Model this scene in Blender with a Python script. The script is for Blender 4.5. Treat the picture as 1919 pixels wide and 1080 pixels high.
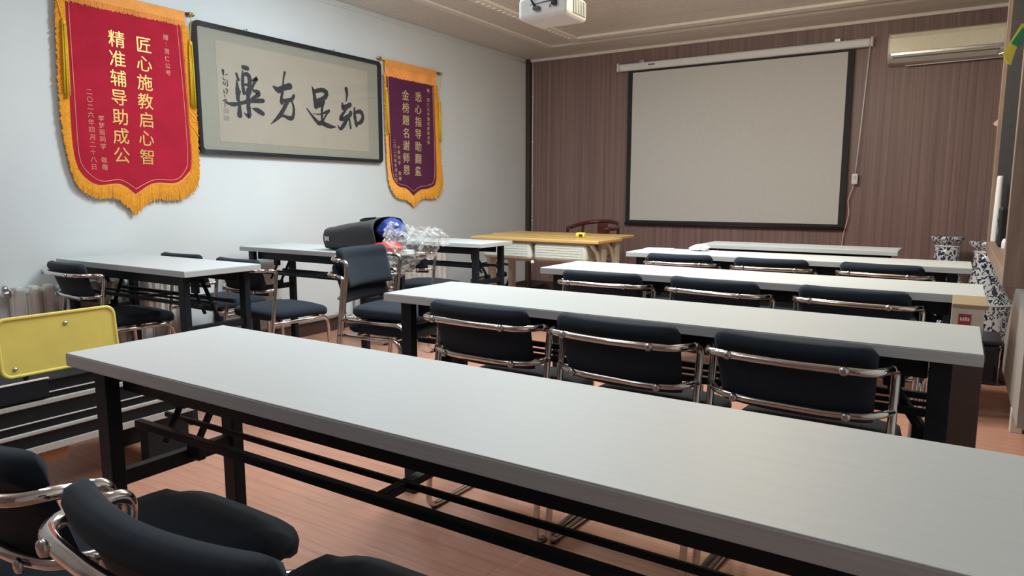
import bpy, bmesh, math, random
from mathutils import Vector, Matrix
random.seed(7)
for o in list(bpy.data.objects): bpy.data.objects.remove(o, do_unlink=True)
scene = bpy.context.scene
COL = scene.collection

# ------------------------------------------------------------------ camera
F_PX, YAW, PITCH, ROLL = 1299.6, -0.5692, 0.1346, -0.0007
cyw, syw = math.cos(YAW), math.sin(YAW); cpt, spt = math.cos(PITCH), math.sin(PITCH)
fwd = Vector((syw*cpt, cyw*cpt, -spt)); rgt = Vector((cyw, -syw, 0)); dwn = fwd.cross(rgt)
r2 = rgt*math.cos(ROLL) + dwn*math.sin(ROLL); d2 = dwn*math.cos(ROLL) - rgt*math.sin(ROLL)
cam_data = bpy.data.cameras.new('camera'); cam = bpy.data.objects.new('camera', cam_data); COL.objects.link(cam)
cam_data.sensor_width = 36.0; cam_data.lens = F_PX/1919*36.0; cam_data.clip_start = 0.02
m = Matrix.Identity(4)
for i in range(3):
    m[i][0] = r2[i]; m[i][1] = -d2[i]; m[i][2] = -fwd[i]
m.translation = (4.24, 0, 1.104); cam.matrix_world = m
scene.camera = cam

# ------------------------------------------------------------------ view, world, lamps
scene.view_settings.view_transform = 'Standard'; scene.view_settings.look = 'None'
scene.view_settings.gamma = 1.0; scene.view_settings.exposure = 0.15; scene.view_settings.use_curve_mapping = False
scene.cycles.use_denoising = True
scene.cycles.max_bounces = 10; scene.cycles.diffuse_bounces = 6; scene.cycles.transparent_max_bounces = 16
scene.cycles.caustics_reflective = False; scene.cycles.caustics_refractive = False
world = bpy.data.worlds.new('world'); scene.world = world; world.use_nodes = True
world.node_tree.nodes['Background'].inputs[0].default_value = (0.8, 0.9, 1, 1)
world.node_tree.nodes['Background'].inputs[1].default_value = 0.3

def area_lamp(name, loc, rot, sx, sy, power, color):
    l = bpy.data.lights.new(name, 'AREA'); l.shape = 'RECTANGLE'; l.size = sx; l.size_y = sy
    l.energy = power; l.color = color
    o = bpy.data.objects.new(name, l); COL.objects.link(o); o.location = loc; o.rotation_euler = rot
    return o
def point_lamp(name, loc, radius, power, color):
    l = bpy.data.lights.new(name, 'POINT'); l.shadow_soft_size = radius; l.energy = power; l.color = color
    o = bpy.data.objects.new(name, l); COL.objects.link(o); o.location = loc; return o
area_lamp('ceiling_lamp', (2.2, 1.40, 2.57), (0, 0, 0), 1.1, 0.5, 19, (0.90, 0.97, 1.0))
area_lamp('ceiling_lamp', (2.2, 3.55, 2.57), (0, 0, 0), 1.1, 0.5, 70, (0.90, 0.98, 1.0))
point_lamp('point_light', (1.4, 2.9, 2.30), 0.10, 31, (0.66, 0.86, 1.0))  # added cool fill to tint the left of the ceiling, not a known fixture
point_lamp('point_light', (3.35, 3.75, 2.36), 0.10, 54, (1.0, 0.83, 0.58))
point_lamp('point_light', (2.2, -0.3, 2.30), 0.12, 15, (0.92, 0.97, 1.0))  # added fill from behind the camera, not a known fixture

# ------------------------------------------------------------------ node helpers
class NT:
    def __init__(s, name):
        s.m = bpy.data.materials.new(name); s.m.use_nodes = True; s.t = s.m.node_tree
        s.b = s.t.nodes['Principled BSDF']; s.out = s.t.nodes['Material Output']
    def n(s, typ, **kw):
        nd = s.t.nodes.new(typ)
        for k, v in kw.items(): setattr(nd, k, v)
        return nd
    def l(s, a, b): s.t.links.new(a, b)
    def obj(s, scale=(1, 1, 1)):
        tc = s.n('ShaderNodeTexCoord'); mp = s.n('ShaderNodeMapping'); mp.inputs['Scale'].default_value = scale
        s.l(tc.outputs['Object'], mp.inputs[0]); return mp.outputs[0]
    def noise(s, vec, scale, detail=3, rough=0.5):
        nd = s.n('ShaderNodeTexNoise'); nd.inputs['Scale'].default_value = scale; nd.inputs['Detail'].default_value = detail
        nd.inputs['Roughness'].default_value = rough
        if vec is not None: s.l(vec, nd.inputs['Vector'])
        return nd.outputs['Fac']
    def wave(s, vec, scale, axis='X', dist=0.0, prof='SIN'):
        nd = s.n('ShaderNodeTexWave', wave_type='BANDS', bands_direction=axis, wave_profile=prof)
        nd.inputs['Scale'].default_value = scale; nd.inputs['Distortion'].default_value = dist
        s.l(vec, nd.inputs['Vector']); return nd.outputs['Fac']
    def ramp(s, fac, stops):
        nd = s.n('ShaderNodeValToRGB'); cr = nd.color_ramp
        while len(cr.elements) < len(stops): cr.elements.new(0.5)
        for e, (p, c) in zip(cr.elements, stops): e.position = p; e.color = (*c, 1) if len(c) == 3 else c
        s.l(fac, nd.inputs[0]); return nd.outputs[0]
    def mix(s, fac, a, b, mode='MIX'):
        nd = s.n('ShaderNodeMix', data_type='RGBA', blend_type=mode)
        for sock, v in ((nd.inputs[0], fac), (nd.inputs[6], a), (nd.inputs[7], b)):
            if hasattr(v, 'links'): s.l(v, sock)
            elif isinstance(v, (int, float)): sock.default_value = v
            else: sock.default_value = (*v, 1)
        return nd.outputs[2]
    def bump(s, h, strength=0.3, dist=0.01):
        nd = s.n('ShaderNodeBump'); nd.inputs['Strength'].default_value = strength; nd.inputs['Distance'].default_value = dist
        s.l(h, nd.inputs['Height']); s.l(nd.outputs[0], s.b.inputs['Normal'])
    def base(s, c):
        if hasattr(c, 'links'): s.l(c, s.b.inputs['Base Color'])
        else: s.b.inputs['Base Color'].default_value = (*c, 1)
    def set(s, rough=0.5, metal=0.0, spec=0.5, coat=0.0):
        s.b.inputs['Roughness'].default_value = rough; s.b.inputs['Metallic'].default_value = metal
        s.b.inputs['Specular IOR Level'].default_value = spec; s.b.inputs['Coat Weight'].default_value = coat
        return s
def srgb(r, g, b):
    f = lambda c: (c/255/12.92) if c/255 <= 0.04045 else ((c/255+0.055)/1.055)**2.4
    return (f(r), f(g), f(b))
def simple(name, col, rough=0.5, metal=0.0, var=0.08, nscale=30, spec=0.5, bump=0.0):
    n = NT(name); v = n.noise(n.obj(), nscale)
    lo = tuple(c*(1-var) for c in col); hi = tuple(min(1, c*(1+var)) for c in col)
    n.base(n.ramp(v, [(0.3, lo), (0.7, hi)])); n.set(rough, metal, spec)
    if bump: n.bump(v, bump, 0.002)
    return n.m
M = {}
# ------------------------------------------------------------------ materials
def mk_wall_paint():
    n = NT('white_wall_paint'); v = n.noise(n.obj(), 1.3, 4); w = n.noise(n.obj(), 60, 2)
    n.base(n.ramp(v, [(0.3, (0.60, 0.645, 0.665)), (0.7, (0.66, 0.695, 0.71))])); n.set(0.7, 0, 0.3); n.bump(w, 0.08, 0.002); return n.m
def mk_wood_panel():
    n = NT('brown_ribbed_wood_panelling'); o = n.obj()
    s1 = n.noise(n.obj((9, 9, 0.15)), 2.2, 5, 0.65); s2 = n.noise(n.obj((60, 60, 0.5)), 1.0, 3)
    c = n.ramp(s1, [(0.3, (0.185, 0.118, 0.112)), (0.5, (0.235, 0.155, 0.144)), (0.72, (0.30, 0.205, 0.187))])
    c = n.mix(0.28, c, n.ramp(s2, [(0.35, (0.12, 0.068, 0.06)), (0.7, (0.31, 0.19, 0.16))]))
    rib = n.wave(n.obj(), 5.2, 'X')
    g = n.ramp(rib, [(0.0, (0.80, 0.80, 0.80)), (0.10, (1, 1, 1)), (1, (1, 1, 1))])
    n.base(n.mix(1.0, c, g, 'MULTIPLY')); n.set(0.45, 0, 0.4); n.bump(rib, 0.14, 0.004); return n.m
def mk_ceiling():
    n = NT('tan_ribbed_ceiling_boards'); v = n.noise(n.obj((0.4, 6, 1)), 3.0, 4)
    c = n.ramp(v, [(0.3, (0.68, 0.635, 0.58)), (0.7, (0.75, 0.705, 0.645))])
    rib = n.wave(n.obj(), 5.6, 'Y'); g = n.ramp(rib, [(0.0, (0.80, 0.80, 0.80)), (0.25, (1, 1, 1)), (1, (1, 1, 1))])
    n.base(n.mix(1.0, c, g, 'MULTIPLY')); n.set(0.45, 0, 0.4); n.bump(rib, 0.3, 0.005); return n.m
def mk_floor():
    n = NT('red_brown_laminate_floor'); o = n.obj()
    br = n.n('ShaderNodeTexBrick'); br.inputs['Scale'].default_value = 1.0; br.inputs['Brick Width'].default_value = 1.2
    br.inputs['Row Height'].default_value = 0.125; br.inputs['Mortar Size'].default_value = 0.0016; br.offset = 0.37
    br.inputs['Color1'].default_value = (0.52, 0.265, 0.19, 1); br.inputs['Color2'].default_value = (0.58, 0.31, 0.225, 1)
    br.inputs['Mortar'].default_value = (0.20, 0.09, 0.06, 1); n.l(o, br.inputs['Vector'])
    g = n.noise(n.obj((1.2, 18, 1)), 4, 6, 0.6); w = n.wave(n.obj((0.6, 4, 1)), 1.6, 'Y', 11)
    c = n.mix(0.5, br.outputs['Color'], n.ramp(g, [(0.3, (0.40, 0.19, 0.13)), (0.7, (0.60, 0.33, 0.24))]))
    c = n.mix(0.14, c, n.ramp(w, [(0.0, (0.30, 0.13, 0.085)), (0.5, (0.56, 0.30, 0.21))]))
    n.base(c); n.set(0.32, 0, 0.5); n.bump(g, 0.05, 0.002); return n.m
def mk_tabletop():
    n = NT('pale_grey_laminate'); g = n.noise(n.obj((0.8, 22, 8)), 5, 5, 0.6)
    n.base(n.ramp(g, [(0.3, (0.545, 0.585, 0.60)), (0.7, (0.58, 0.62, 0.63))])); n.set(0.5, 0, 0.35); return n.m
def mk_edge():
    n = NT('grey_wood_grain_edge_band'); g = n.noise(n.obj((1.5, 30, 60)), 4, 5, 0.6)
    n.base(n.ramp(g, [(0.3, (0.41, 0.455, 0.48)), (0.7, (0.52, 0.57, 0.59))])); n.set(0.5, 0, 0.4); return n.m
def mk_fabric(name, col, sc=260):
    n = NT(name); w = n.noise(n.obj(), sc, 2); v = n.noise(n.obj(), 9, 3)
    n.base(n.mix(0.4, n.ramp(v, [(0.3, tuple(c*0.85 for c in col)), (0.7, tuple(c*1.2 for c in col))]), n.ramp(w, [(0.3, tuple(c*0.7 for c in col)), (0.7, tuple(c*1.3 for c in col))])))
    n.set(0.85, 0, 0.25); n.b.inputs['Sheen Weight'].default_value = 0.06; n.bump(w, 0.12, 0.001); return n.m
def mk_vase():
    n = NT('blue_and_white_porcelain'); nd = n.n('ShaderNodeTexNoise'); nd.inputs['Scale'].default_value = 30; nd.inputs['Detail'].default_value = 0.8
    nd.inputs['Distortion'].default_value = 2.2; n.l(n.obj((1, 1, 0.8)), nd.inputs['Vector'])
    sw = n.ramp(nd.outputs['Fac'], [(0.505, (0, 0, 0)), (0.525, (1, 1, 1))])
    n.base(n.mix(sw, (0.66, 0.69, 0.72), (0.022, 0.032, 0.065))); n.set(0.14, 0, 0.5, 0.4); return n.m
def mk_chrome():
    n = NT('chrome'); v = n.noise(n.obj(), 40); n.base(n.ramp(v, [(0.3, (0.62, 0.60, 0.58)), (0.7, (0.74, 0.72, 0.70))])); n.set(0.13, 1.0); return n.m
def mk_film(name, tint, clear, crinkle=38):
    n = NT(name); w = n.noise(n.obj(), crinkle, 4, 0.7); n.bump(w, 0.9, 0.02)
    n.base((0.82, 0.85, 0.86)); n.set(0.12, 0, 0.9)
    tr = n.n('ShaderNodeBsdfTransparent'); tr.inputs[0].default_value = (*tint, 1)
    mx = n.n('ShaderNodeMixShader')
    f = n.ramp(w, [(0.35, (clear, clear, clear)), (0.75, (clear*0.55,)*3)])
    n.l(f, mx.inputs[0]); n.l(n.b.outputs[0], mx.inputs[1]); n.l(tr.outputs[0], mx.inputs[2]); n.l(mx.outputs[0], n.out.inputs[0]); return n.m
def mk_glass():
    n = NT('picture_glass'); v = n.noise(n.obj(), 3); n.base(n.ramp(v, [(0.2, (0.9, 0.92, 0.92)), (0.8, (0.95, 0.96, 0.96))])); n.set(0.03, 0, 0.5)
    gl = n.n('ShaderNodeBsdfGlossy'); gl.inputs['Roughness'].default_value = 0.03
    tr = n.n('ShaderNodeBsdfTransparent'); fr = n.n('ShaderNodeFresnel'); fr.inputs[0].default_value = 1.45; ge = n.n('ShaderNodeNewGeometry'); inv = n.n('ShaderNodeMath', operation='SUBTRACT'); inv.inputs[0].default_value = 1.0; n.l(ge.outputs['Backfacing'], inv.inputs[1]); mu = n.n('ShaderNodeMath', operation='MULTIPLY'); n.l(fr.outputs[0], mu.inputs[0]); n.l(inv.outputs[0], mu.inputs[1])
    mx = n.n('ShaderNodeMixShader'); n.l(mu.outputs[0], mx.inputs[0]); n.l(tr.outputs[0], mx.inputs[1]); n.l(gl.outputs[0], mx.inputs[2]); n.l(mx.outputs[0], n.out.inputs[0]); return n.m
def mk_desk_wood():
    n = NT('yellow_oak_laminate'); g = n.noise(n.obj((1, 16, 8)), 5, 5); n.base(n.ramp(g, [(0.3, (0.56, 0.36, 0.12)), (0.7, (0.66, 0.43, 0.16))])); n.set(0.35); return n.m
def mk_shelf_wood():
    n = NT('weathered_brown_shelf_wood'); g = n.noise(n.obj((14, 14, 1)), 3, 5, 0.6); n.base(n.ramp(g, [(0.3, (0.20, 0.135, 0.10)), (0.7, (0.31, 0.225, 0.17))])); n.set(0.5); n.bump(g, 0.1, 0.003); return n.m
M['wall'] = mk_wall_paint(); M['panel'] = mk_wood_panel(); M['ceil'] = mk_ceiling(); M['floor'] = mk_floor()
M['top'] = mk_tabletop(); M['edge'] = mk_edge(); M['fabric'] = mk_fabric('black_navy_upholstery', (0.013, 0.021, 0.034))
M['chrome'] = mk_chrome(); M['vase'] = mk_vase(); M['glass'] = mk_glass(); M['oak'] = mk_desk_wood(); M['shelf'] = mk_shelf_wood()
M['film'] = mk_film('crumpled_clear_film', (0.975, 0.98, 0.98), 0.90); M['black'] = simple('black_painted_steel', (0.010, 0.015, 0.022), 0.5, 0, 0.15, spec=0.22)
M['moulding'] = simple('pale_tan_ceiling_moulding', (0.78, 0.735, 0.67), 0.45, 0, 0.05)
M['darktrim'] = simple('dark_brown_trim', (0.05, 0.033, 0.028), 0.5); M['base'] = simple('dark_brown_baseboard', (0.06, 0.035, 0.028), 0.45)
M['red'] = mk_fabric('crimson_velvet', (0.39, 0.008, 0.030), 180); M['purple'] = mk_fabric('dark_plum_velvet', (0.095, 0.016, 0.055), 180)
M['gold'] = simple('golden_embroidery', (0.60, 0.36, 0.10), 0.4, 0.3, 0.5, 260, bump=0.4); M['pink'] = simple('pink_gold_piping', (0.68, 0.25, 0.17), 0.5)
M['palegold'] = simple('pale_gold_embroidery', (0.60, 0.47, 0.25), 0.45, 0.2, 0.25, 260)
M['fringe'] = simple('golden_yellow_fringe', (0.80, 0.36, 0.03), 0.65, 0, 0.22, 140); M['tassel'] = simple('lemon_yellow_tassel', (0.75, 0.50, 0.02), 0.6, 0, 0.2, 160)
M['orange'] = mk_fabric('apricot_satin_border', (0.80, 0.33, 0.085), 200); M['brass'] = simple('brass', (0.60, 0.42, 0.20), 0.25, 1.0)
M['ink'] = simple('black_ink', (0.018, 0.020, 0.028), 0.6); M['seal'] = simple('faded_seal_ink', (0.27, 0.235, 0.20), 0.7)
M['paper'] = simple('cream_rice_paper', (0.37, 0.335, 0.275), 0.8, 0, 0.03, 6); M['mount'] = simple('olive_silk_mount', (0.29, 0.285, 0.235), 0.7, 0, 0.04, 90)
M['frame'] = simple('black_lacquer_frame', (0.016, 0.018, 0.022), 0.3)
M['white'] = simple('white_plastic', (0.72, 0.73, 0.72), 0.35, 0, 0.03); M['ivory'] = simple('ivory_plastic', (0.80, 0.77, 0.60), 0.22, 0, 0.03)
M['acgrey'] = simple('pale_beige_plastic', (0.55, 0.52, 0.46), 0.35, 0, 0.03)
M['screen'] = simple('matt_white_projection_fabric', (0.56, 0.56, 0.54), 0.85, 0, 0.02); M['scrblack'] = simple('matt_black_screen_border', (0.012, 0.012, 0.014), 0.7)
M['radiator'] = simple('white_radiator_enamel', (0.66, 0.64, 0.60), 0.35, 0, 0.06, 8); M['grey'] = simple('pale_grey_moulded_plastic', (0.56, 0.59, 0.53), 0.45, 0, 0.05)
M['yellow'] = simple('yellow_plastic', (0.72, 0.63, 0.155), 0.42, 0, 0.05, 12); M['steel'] = simple('brushed_steel', (0.55, 0.55, 0.56), 0.3, 1.0)
M['bag'] = mk_fabric('charcoal_bag_paper', (0.050, 0.054, 0.058), 90); M['blue'] = simple('blue_plastic_wrap', (0.035, 0.06, 0.27), 0.25, 0, 0.25, 20, bump=0.5)
M['redwrap'] = simple('red_plastic_wrap', (0.62, 0.03, 0.035), 0.25, 0, 0.2, 20, bump=0.5)
M['stool'] = simple('floor_shade_stool_brown', (0.055, 0.036, 0.032), 0.5); M['redwood'] = simple('dark_red_lacquered_wood', (0.075, 0.018, 0.014), 0.2, 0, 0.15); M['carton'] = simple('pale_cream_card', (0.58, 0.52, 0.44), 0.7, 0, 0.04)  # stool brown carries the shade of the floor around it in its colour
M['cardbrown'] = simple('brown_card', (0.36, 0.27, 0.17), 0.8, 0, 0.05); M['logo'] = simple('red_label_print', (0.36, 0.035, 0.05), 0.6); M['sky'] = simple('light_blue_print', (0.36, 0.50, 0.62), 0.6)
M['teal'] = simple('teal_print', (0.10, 0.19, 0.22), 0.6); M['blackplastic'] = simple('black_plastic', (0.012, 0.014, 0.018), 0.35, 0, 0.15); M['green'] = simple('green_flag_cloth', (0.03, 0.22, 0.12), 0.7)
M['yflag'] = simple('yellow_flag_cloth', (0.68, 0.60, 0.08), 0.7); M['rose'] = simple('rose_paper', (0.65, 0.42, 0.40), 0.7); M['cabinet'] = simple('pale_grey_cabinet_paint', (0.42, 0.40, 0.37), 0.5)
M['shelfdark'] = simple('dark_shelf_back', (0.055, 0.055, 0.062), 0.5); M['pipe'] = simple('cream_pipe_paint', (0.62, 0.58, 0.50), 0.4); M['cable'] = simple('black_rubber', (0.012, 0.012, 0.013), 0.5)
M['tissue'] = simple('white_tissue', (0.80, 0.80, 0.80), 0.8); M['logowhite'] = simple('white_print', (0.75, 0.75, 0.75), 0.6); M['brownwood'] = simple('brown_wood_block', (0.30, 0.15, 0.07), 0.5)
M['vent'] = simple('dark_grey_grille', (0.10, 0.105, 0.11), 0.5)
# ------------------------------------------------------------------ mesh helpers
class MB:
    def __init__(s): s.bm = bmesh.new(); s.mats = []
    def mi(s, m):
        if m not in s.mats: s.mats.append(m)
        return s.mats.index(m)
    def box(s, c, d, bev=0.0, rot=None, m=0, seg=2):
        b = bmesh.new(); bmesh.ops.create_cube(b, size=1.0); bmesh.ops.scale(b, vec=d, verts=b.verts)
        if bev: bmesh.ops.bevel(b, geom=list(b.edges), offset=bev, segments=seg, affect='EDGES', profile=0.5)
        if rot is not None: bmesh.ops.rotate(b, matrix=rot, verts=b.verts)
        bmesh.ops.translate(b, vec=c, verts=b.verts); s.join(b, m); return s
    def b2(s, lo, hi, bev=0.0, m=0):
        return s.box([(a+b)/2 for a, b in zip(lo, hi)], [b-a for a, b in zip(lo, hi)], bev, None, m)
    def join(s, b, m=0, smooth=False):
        vm = {}
        for v in b.verts: vm[v] = s.bm.verts.new(v.co)
        for f in b.faces:
            try: nf = s.bm.faces.new([vm[v] for v in f.verts]); nf.material_index = m; nf.smooth = smooth or f.smooth
            except ValueError: pass
        b.free()
    def tube(s, pts, r, seg=10, m=0, fil=0.0, caps=True):
        P = fillet(pts, fil) if fil else [Vector(p) for p in pts]
        rings = []; t0 = (P[1]-P[0]).normalized(); up = Vector((0, 0, 1)) if abs(t0.z) < 0.9 else Vector((1, 0, 0))
        n = t0.cross(up).normalized()
        for i, p in enumerate(P):
            t = ((P[min(i+1, len(P)-1)]-p).normalized() + (p-P[max(i-1, 0)]).normalized())
            t = t.normalized() if t.length > 1e-6 else t0
            n = (n - t*n.dot(t)).normalized(); bn = t.cross(n)
            rr = r[i] if isinstance(r, (list, tuple)) else r
            rings.append([s.bm.verts.new(p + (n*math.cos(a)+bn*math.sin(a))*rr) for a in [2*math.pi*k/seg for k in range(seg)]])
        for a, b in zip(rings, rings[1:]):
            for k in range(seg):
                f = s.bm.faces.new((a[k], a[(k+1) % seg], b[(k+1) % seg], b[k])); f.smooth = True; f.material_index = m
        if caps:
            for rg in (rings[0][::-1], rings[-1]):
                f = s.bm.faces.new(rg); f.material_index = m
        return s
    def lathe(s, prof, c=(0, 0, 0), seg=32, m=0, axis='z', smooth=True):
        rings = []
        for r, z in prof:
            rg = []
            for k in range(seg):
                a = 2*math.pi*k/seg
                v = (r*math.cos(a), r*math.sin(a), z)
                if axis == 'x': v = (v[2], v[0], v[1])
                if axis == 'y': v = (v[1], v[2], v[0])
                rg.append(s.bm.verts.new((v[0]+c[0], v[1]+c[1], v[2]+c[2])))
            rings.append(rg)
        for a, b in zip(rings, rings[1:]):
            for k in range(seg):
                f = s.bm.faces.new((a[k], a[(k+1) % seg], b[(k+1) % seg], b[k])); f.smooth = smooth; f.material_index = m
        for rg in (rings[0][::-1], rings[-1]):
            f = s.bm.faces.new(rg); f.material_index = m
        return s
    def prism(s, poly, axis, a, b, m=0):
        # poly of 2D points, extruded along axis from a to b
        def P(p, t):
            return {'x': (t, p[0], p[1]), 'y': (p[0], t, p[1]), 'z': (p[0], p[1], t)}[axis]
        A = [s.bm.verts.new(P(p, a)) for p in poly]; B = [s.bm.verts.new(P(p, b)) for p in poly]
        fs = [s.bm.faces.new(A[::-1]), s.bm.faces.new(B)]
        n = len(poly)
        for k in range(n): fs.append(s.bm.faces.new((A[k], A[(k+1) % n], B[(k+1) % n], B[k])))
        for f in fs: f.material_index = m
        return s
    def grid(s, fn, nu, nv, m=0, closeu=False):
        g = [[s.bm.verts.new(fn(i/nu, j/nv)) for j in range(nv+1)] for i in range(nu+1)]
        for i in range(nu):
            for j in range(nv):
                f = s.bm.faces.new((g[i][j], g[i+1][j], g[i+1][j+1], g[i][j+1])); f.smooth = True; f.material_index = m
        return g
    def build(s, name, mat, parent=None, loc=None):
        bmesh.ops.recalc_face_normals(s.bm, faces=s.bm.faces)
        me = bpy.data.meshes.new(name); s.bm.to_mesh(me); s.bm.free()
        for mm in (mat if isinstance(mat, (list, tuple)) else [mat]): me.materials.append(M[mm])
        o = bpy.data.objects.new(name, me); COL.objects.link(o)
        if parent is not None: o.parent = parent
        if loc is not None: o.location = loc
        return o
def fillet(pts, r):
    P = [Vector(p) for p in pts]; out = [P[0]]
    for i in range(1, len(P)-1):
        a, b, c = P[i-1], P[i], P[i+1]; d1 = (a-b); d2 = (c-b)
        k = min(r, d1.length*0.48, d2.length*0.48)
        p, q = b+d1.normalized()*k, b+d2.normalized()*k
        for j in range(7):
            t = j/6; out.append(p*(1-t)**2 + b*2*t*(1-t) + q*t*t)
    out.append(P[-1]); return out
def root(name, loc, label, cat, group=None, rz=0):
    o = bpy.data.objects.new(name, None); COL.objects.link(o); o.location = loc; o.rotation_euler = (0, 0, rz)
    o.empty_display_size = 0.1; return tag(o, label, cat, group)
def tag(o, label, cat, group=None, kind=None):
    o['label'] = label; o['category'] = cat
    if group: o['group'] = group
    if kind: o['kind'] = kind
    return o
def struct(o): o['kind'] = 'structure'; return o
def copy_tree(o, parent=None):
    c = o.copy(); COL.objects.link(c); c.parent = parent
    for ch in list(o.children): copy_tree(ch, c)
    return c
def glyphs(items, place, name, mat, parent, off=0.0, depth=0.001):
    """items: (char, u, v, size) -> one mesh of extruded characters; place maps (u, v, w) to 3D"""
    bm = bmesh.new()
    for ch, u, v, sz in items:
        cu = bpy.data.curves.new('t', 'FONT'); cu.body = ch; cu.size = 1.0; cu.resolution_u = 2; cu.offset = off
        cu.align_x = 'CENTER'; cu.align_y = 'CENTER'; cu.extrude = 0.02
        ob = bpy.data.objects.new('t', cu); COL.objects.link(ob)
        dg = bpy.context.evaluated_depsgraph_get(); ev = ob.evaluated_get(dg); me = bpy.data.meshes.new_from_object(ev)
        xs = [q.co.x for q in me.vertices]; ys = [q.co.y for q in me.vertices]
        if xs:
            cx, cy = (min(xs)+max(xs))/2, (min(ys)+max(ys))/2; vm = []
            for q in me.vertices: vm.append(bm.verts.new(place(u+(q.co.x-cx)*sz, v+(q.co.y-cy)*sz, depth*(1 if q.co.z > 0 else 0))))
            for p in me.polygons:
                try: bm.faces.new([vm[i] for i in p.vertices])
                except ValueError: pass
        bpy.data.objects.remove(ob, do_unlink=True); bpy.data.meshes.remove(me); bpy.data.curves.remove(cu)
    bmesh.ops.recalc_face_normals(bm, faces=bm.faces)
    me = bpy.data.meshes.new(name); bm.to_mesh(me); bm.free(); me.materials.append(M[mat])
    o = bpy.data.objects.new(name, me); COL.objects.link(o)
    if parent is not None: o.parent = parent
    return o
# ------------------------------------------------------------------ the room
RX, RY0, RY1, RH = 4.95, -1.6, 6.975, 2.61
struct(MB().b2((-0.06, RY0, -0.06), (RX+0.06, RY1+0.06, 0)).build('floor', 'floor'))
struct(MB().b2((-0.06, RY0, RH), (RX+0.06, RY1+0.06, RH+0.06)).build('ceiling', 'ceil'))
struct(MB().b2((-0.06, RY0, 0), (0, RY1, RH)).build('wall_left', 'wall'))
struct(MB().b2((-0.06, RY1, 0), (RX+0.06, RY1+0.06, RH)).build('wall_back', 'panel'))
struct(MB().b2((RX, RY0, 0), (RX+0.06, RY1, RH)).build('wall_right', 'wall'))
struct(MB().b2((-0.06, RY0-0.06, 0), (RX+0.06, RY0, RH)).build('wall_front', 'panel'))
struct(MB().b2((0, RY0, 0), (0.014, RY1-0.07, 0.10), 0.003).build('baseboard_left', 'base'))
struct(MB().b2((0.05, RY1-0.014, 0), (RX, RY1, 0.10), 0.003).build('baseboard_back', 'base'))
struct(MB().b2((0, RY1-0.065, 0), (0.045, RY1, RH), 0.004).build('trim_1', 'darktrim'))
struct(MB().b2((0.045, RY1-0.035, RH-0.03), (RX, RY1, RH), 0.006).build('trim_2', 'moulding'))
# ceiling mouldings: a plain outer strip and a beaded inner strip, both turning the corner
t = MB(); t.b2((0.555, RY0, RH-0.018), (0.635, 6.40, RH), 0.006); t.b2((0.555, 6.40, RH-0.018), (RX, 6.47, RH), 0.006)
struct(t.build('trim_3', 'moulding'))
t = MB(); t.b2((0.93, RY0, RH-0.026), (1.035, 6.18, RH), 0.008); t.b2((0.93, 6.18, RH-0.026), (RX, 6.30, RH), 0.008)
for k in range(56): t.box((0.982, 6.10-k*0.075, RH-0.028), (0.03, 0.03, 0.012), 0.004)
struct(t.build('trim_4', 'moulding'))
# cables
c = MB(); P = [(0.008, y, 2.585 - 0.012*abs(math.sin(y*2.1))) for y in [RY0+0.1+0.3*k for k in range(28)]]
c.tube(P + [(0.012, 6.90, 2.57)], 0.007, 8)
for y in (2.2, 3.5, 4.7, 5.9): c.box((0.008, y, 2.578), (0.014, 0.02, 0.02), 0.003)
tag(c.build('cable', 'white'), 'thin white cable clipped along the left wall just under the ceiling', 'cable')
c = MB(); c.tube([(0.062, 6.963, 2.58), (0.066, 6.962, 2.40), (0.062, 6.964, 1.5), (0.060, 6.964, 0.2)], 0.006, 8)
for z in (2.2, 1.7, 1.2, 0.8): c.box((0.062, 6.966, z), (0.022, 0.012, 0.014), 0.003)
tag(c.build('cable', 'white'), 'white cable running down the corner beside the brown panelled wall', 'cable')
# radiators and heating pipe on the left wall
def radiator(y0, y1, label, valve_low):
    g = root('radiator', (0.06, y0, 0), label, 'radiator', 'white column radiators on the left wall')
    n = int((y1-y0)/0.075); b = MB()
    for k in range(n):
        y = 0.0375 + k*0.075
        b.box((0, y, 0.335), (0.085, 0.052, 0.56), 0.02)
        b.box((0, y, 0.335), (0.03, 0.074, 0.50), 0.004)
    b.tube([(0, 0, 0.58), (0, n*0.075, 0.58)], 0.021, 10); b.tube([(0, 0, 0.09), (0, n*0.075, 0.09)], 0.021, 10)
    b.build('column_body', 'radiator', g)
    v = MB(); v.lathe([(0.012, -0.035), (0.022, -0.03), (0.022, -0.008), (0.014, 0.0)], (0, 0, 0.58), 14, axis='y'); v.lathe([(0.014, 0), (0.018, 0.012), (0.010, 0.03)], (0, -0.02, 0.595), 12)
    v.build('vent_valve', 'steel', g)
    w = MB(); w.tube([(0, 0.0, 0.09), (0, -0.05, 0.09), (-0.035, -0.09, 0.09)], 0.013, 10); w.lathe([(0.02, -0.03), (0.024, -0.02), (0.024, 0.0), (0.02, 0.01)], (0, -0.02, 0.09), 12, axis='y'); w.build('pipe_fitting', 'pipe', g)
    return g
radiator(1.62, 2.62, 'white column radiator under the desk beside the yellow chair back', 0)
radiator(4.12, 5.36, 'white column radiator at the far end of the left wall by the bag', 0)
c = MB(); c.tube([(0.04, 2.68, 0.135), (0.04, 4.02, 0.135)], 0.014, 10); c.lathe([(0.024, -0.03), (0.028, -0.02), (0.028, 0.02), (0.024, 0.03)], (0.04, 3.1, 0.135), 12, axis='y')
for y in (2.75, 3.95): c.box((0.02, y, 0.135), (0.04, 0.02, 0.03), 0.003)
tag(c.build('heating_pipe', 'pipe'), 'cream heating pipe running low along the left wall between the radiators', 'pipe')

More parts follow.
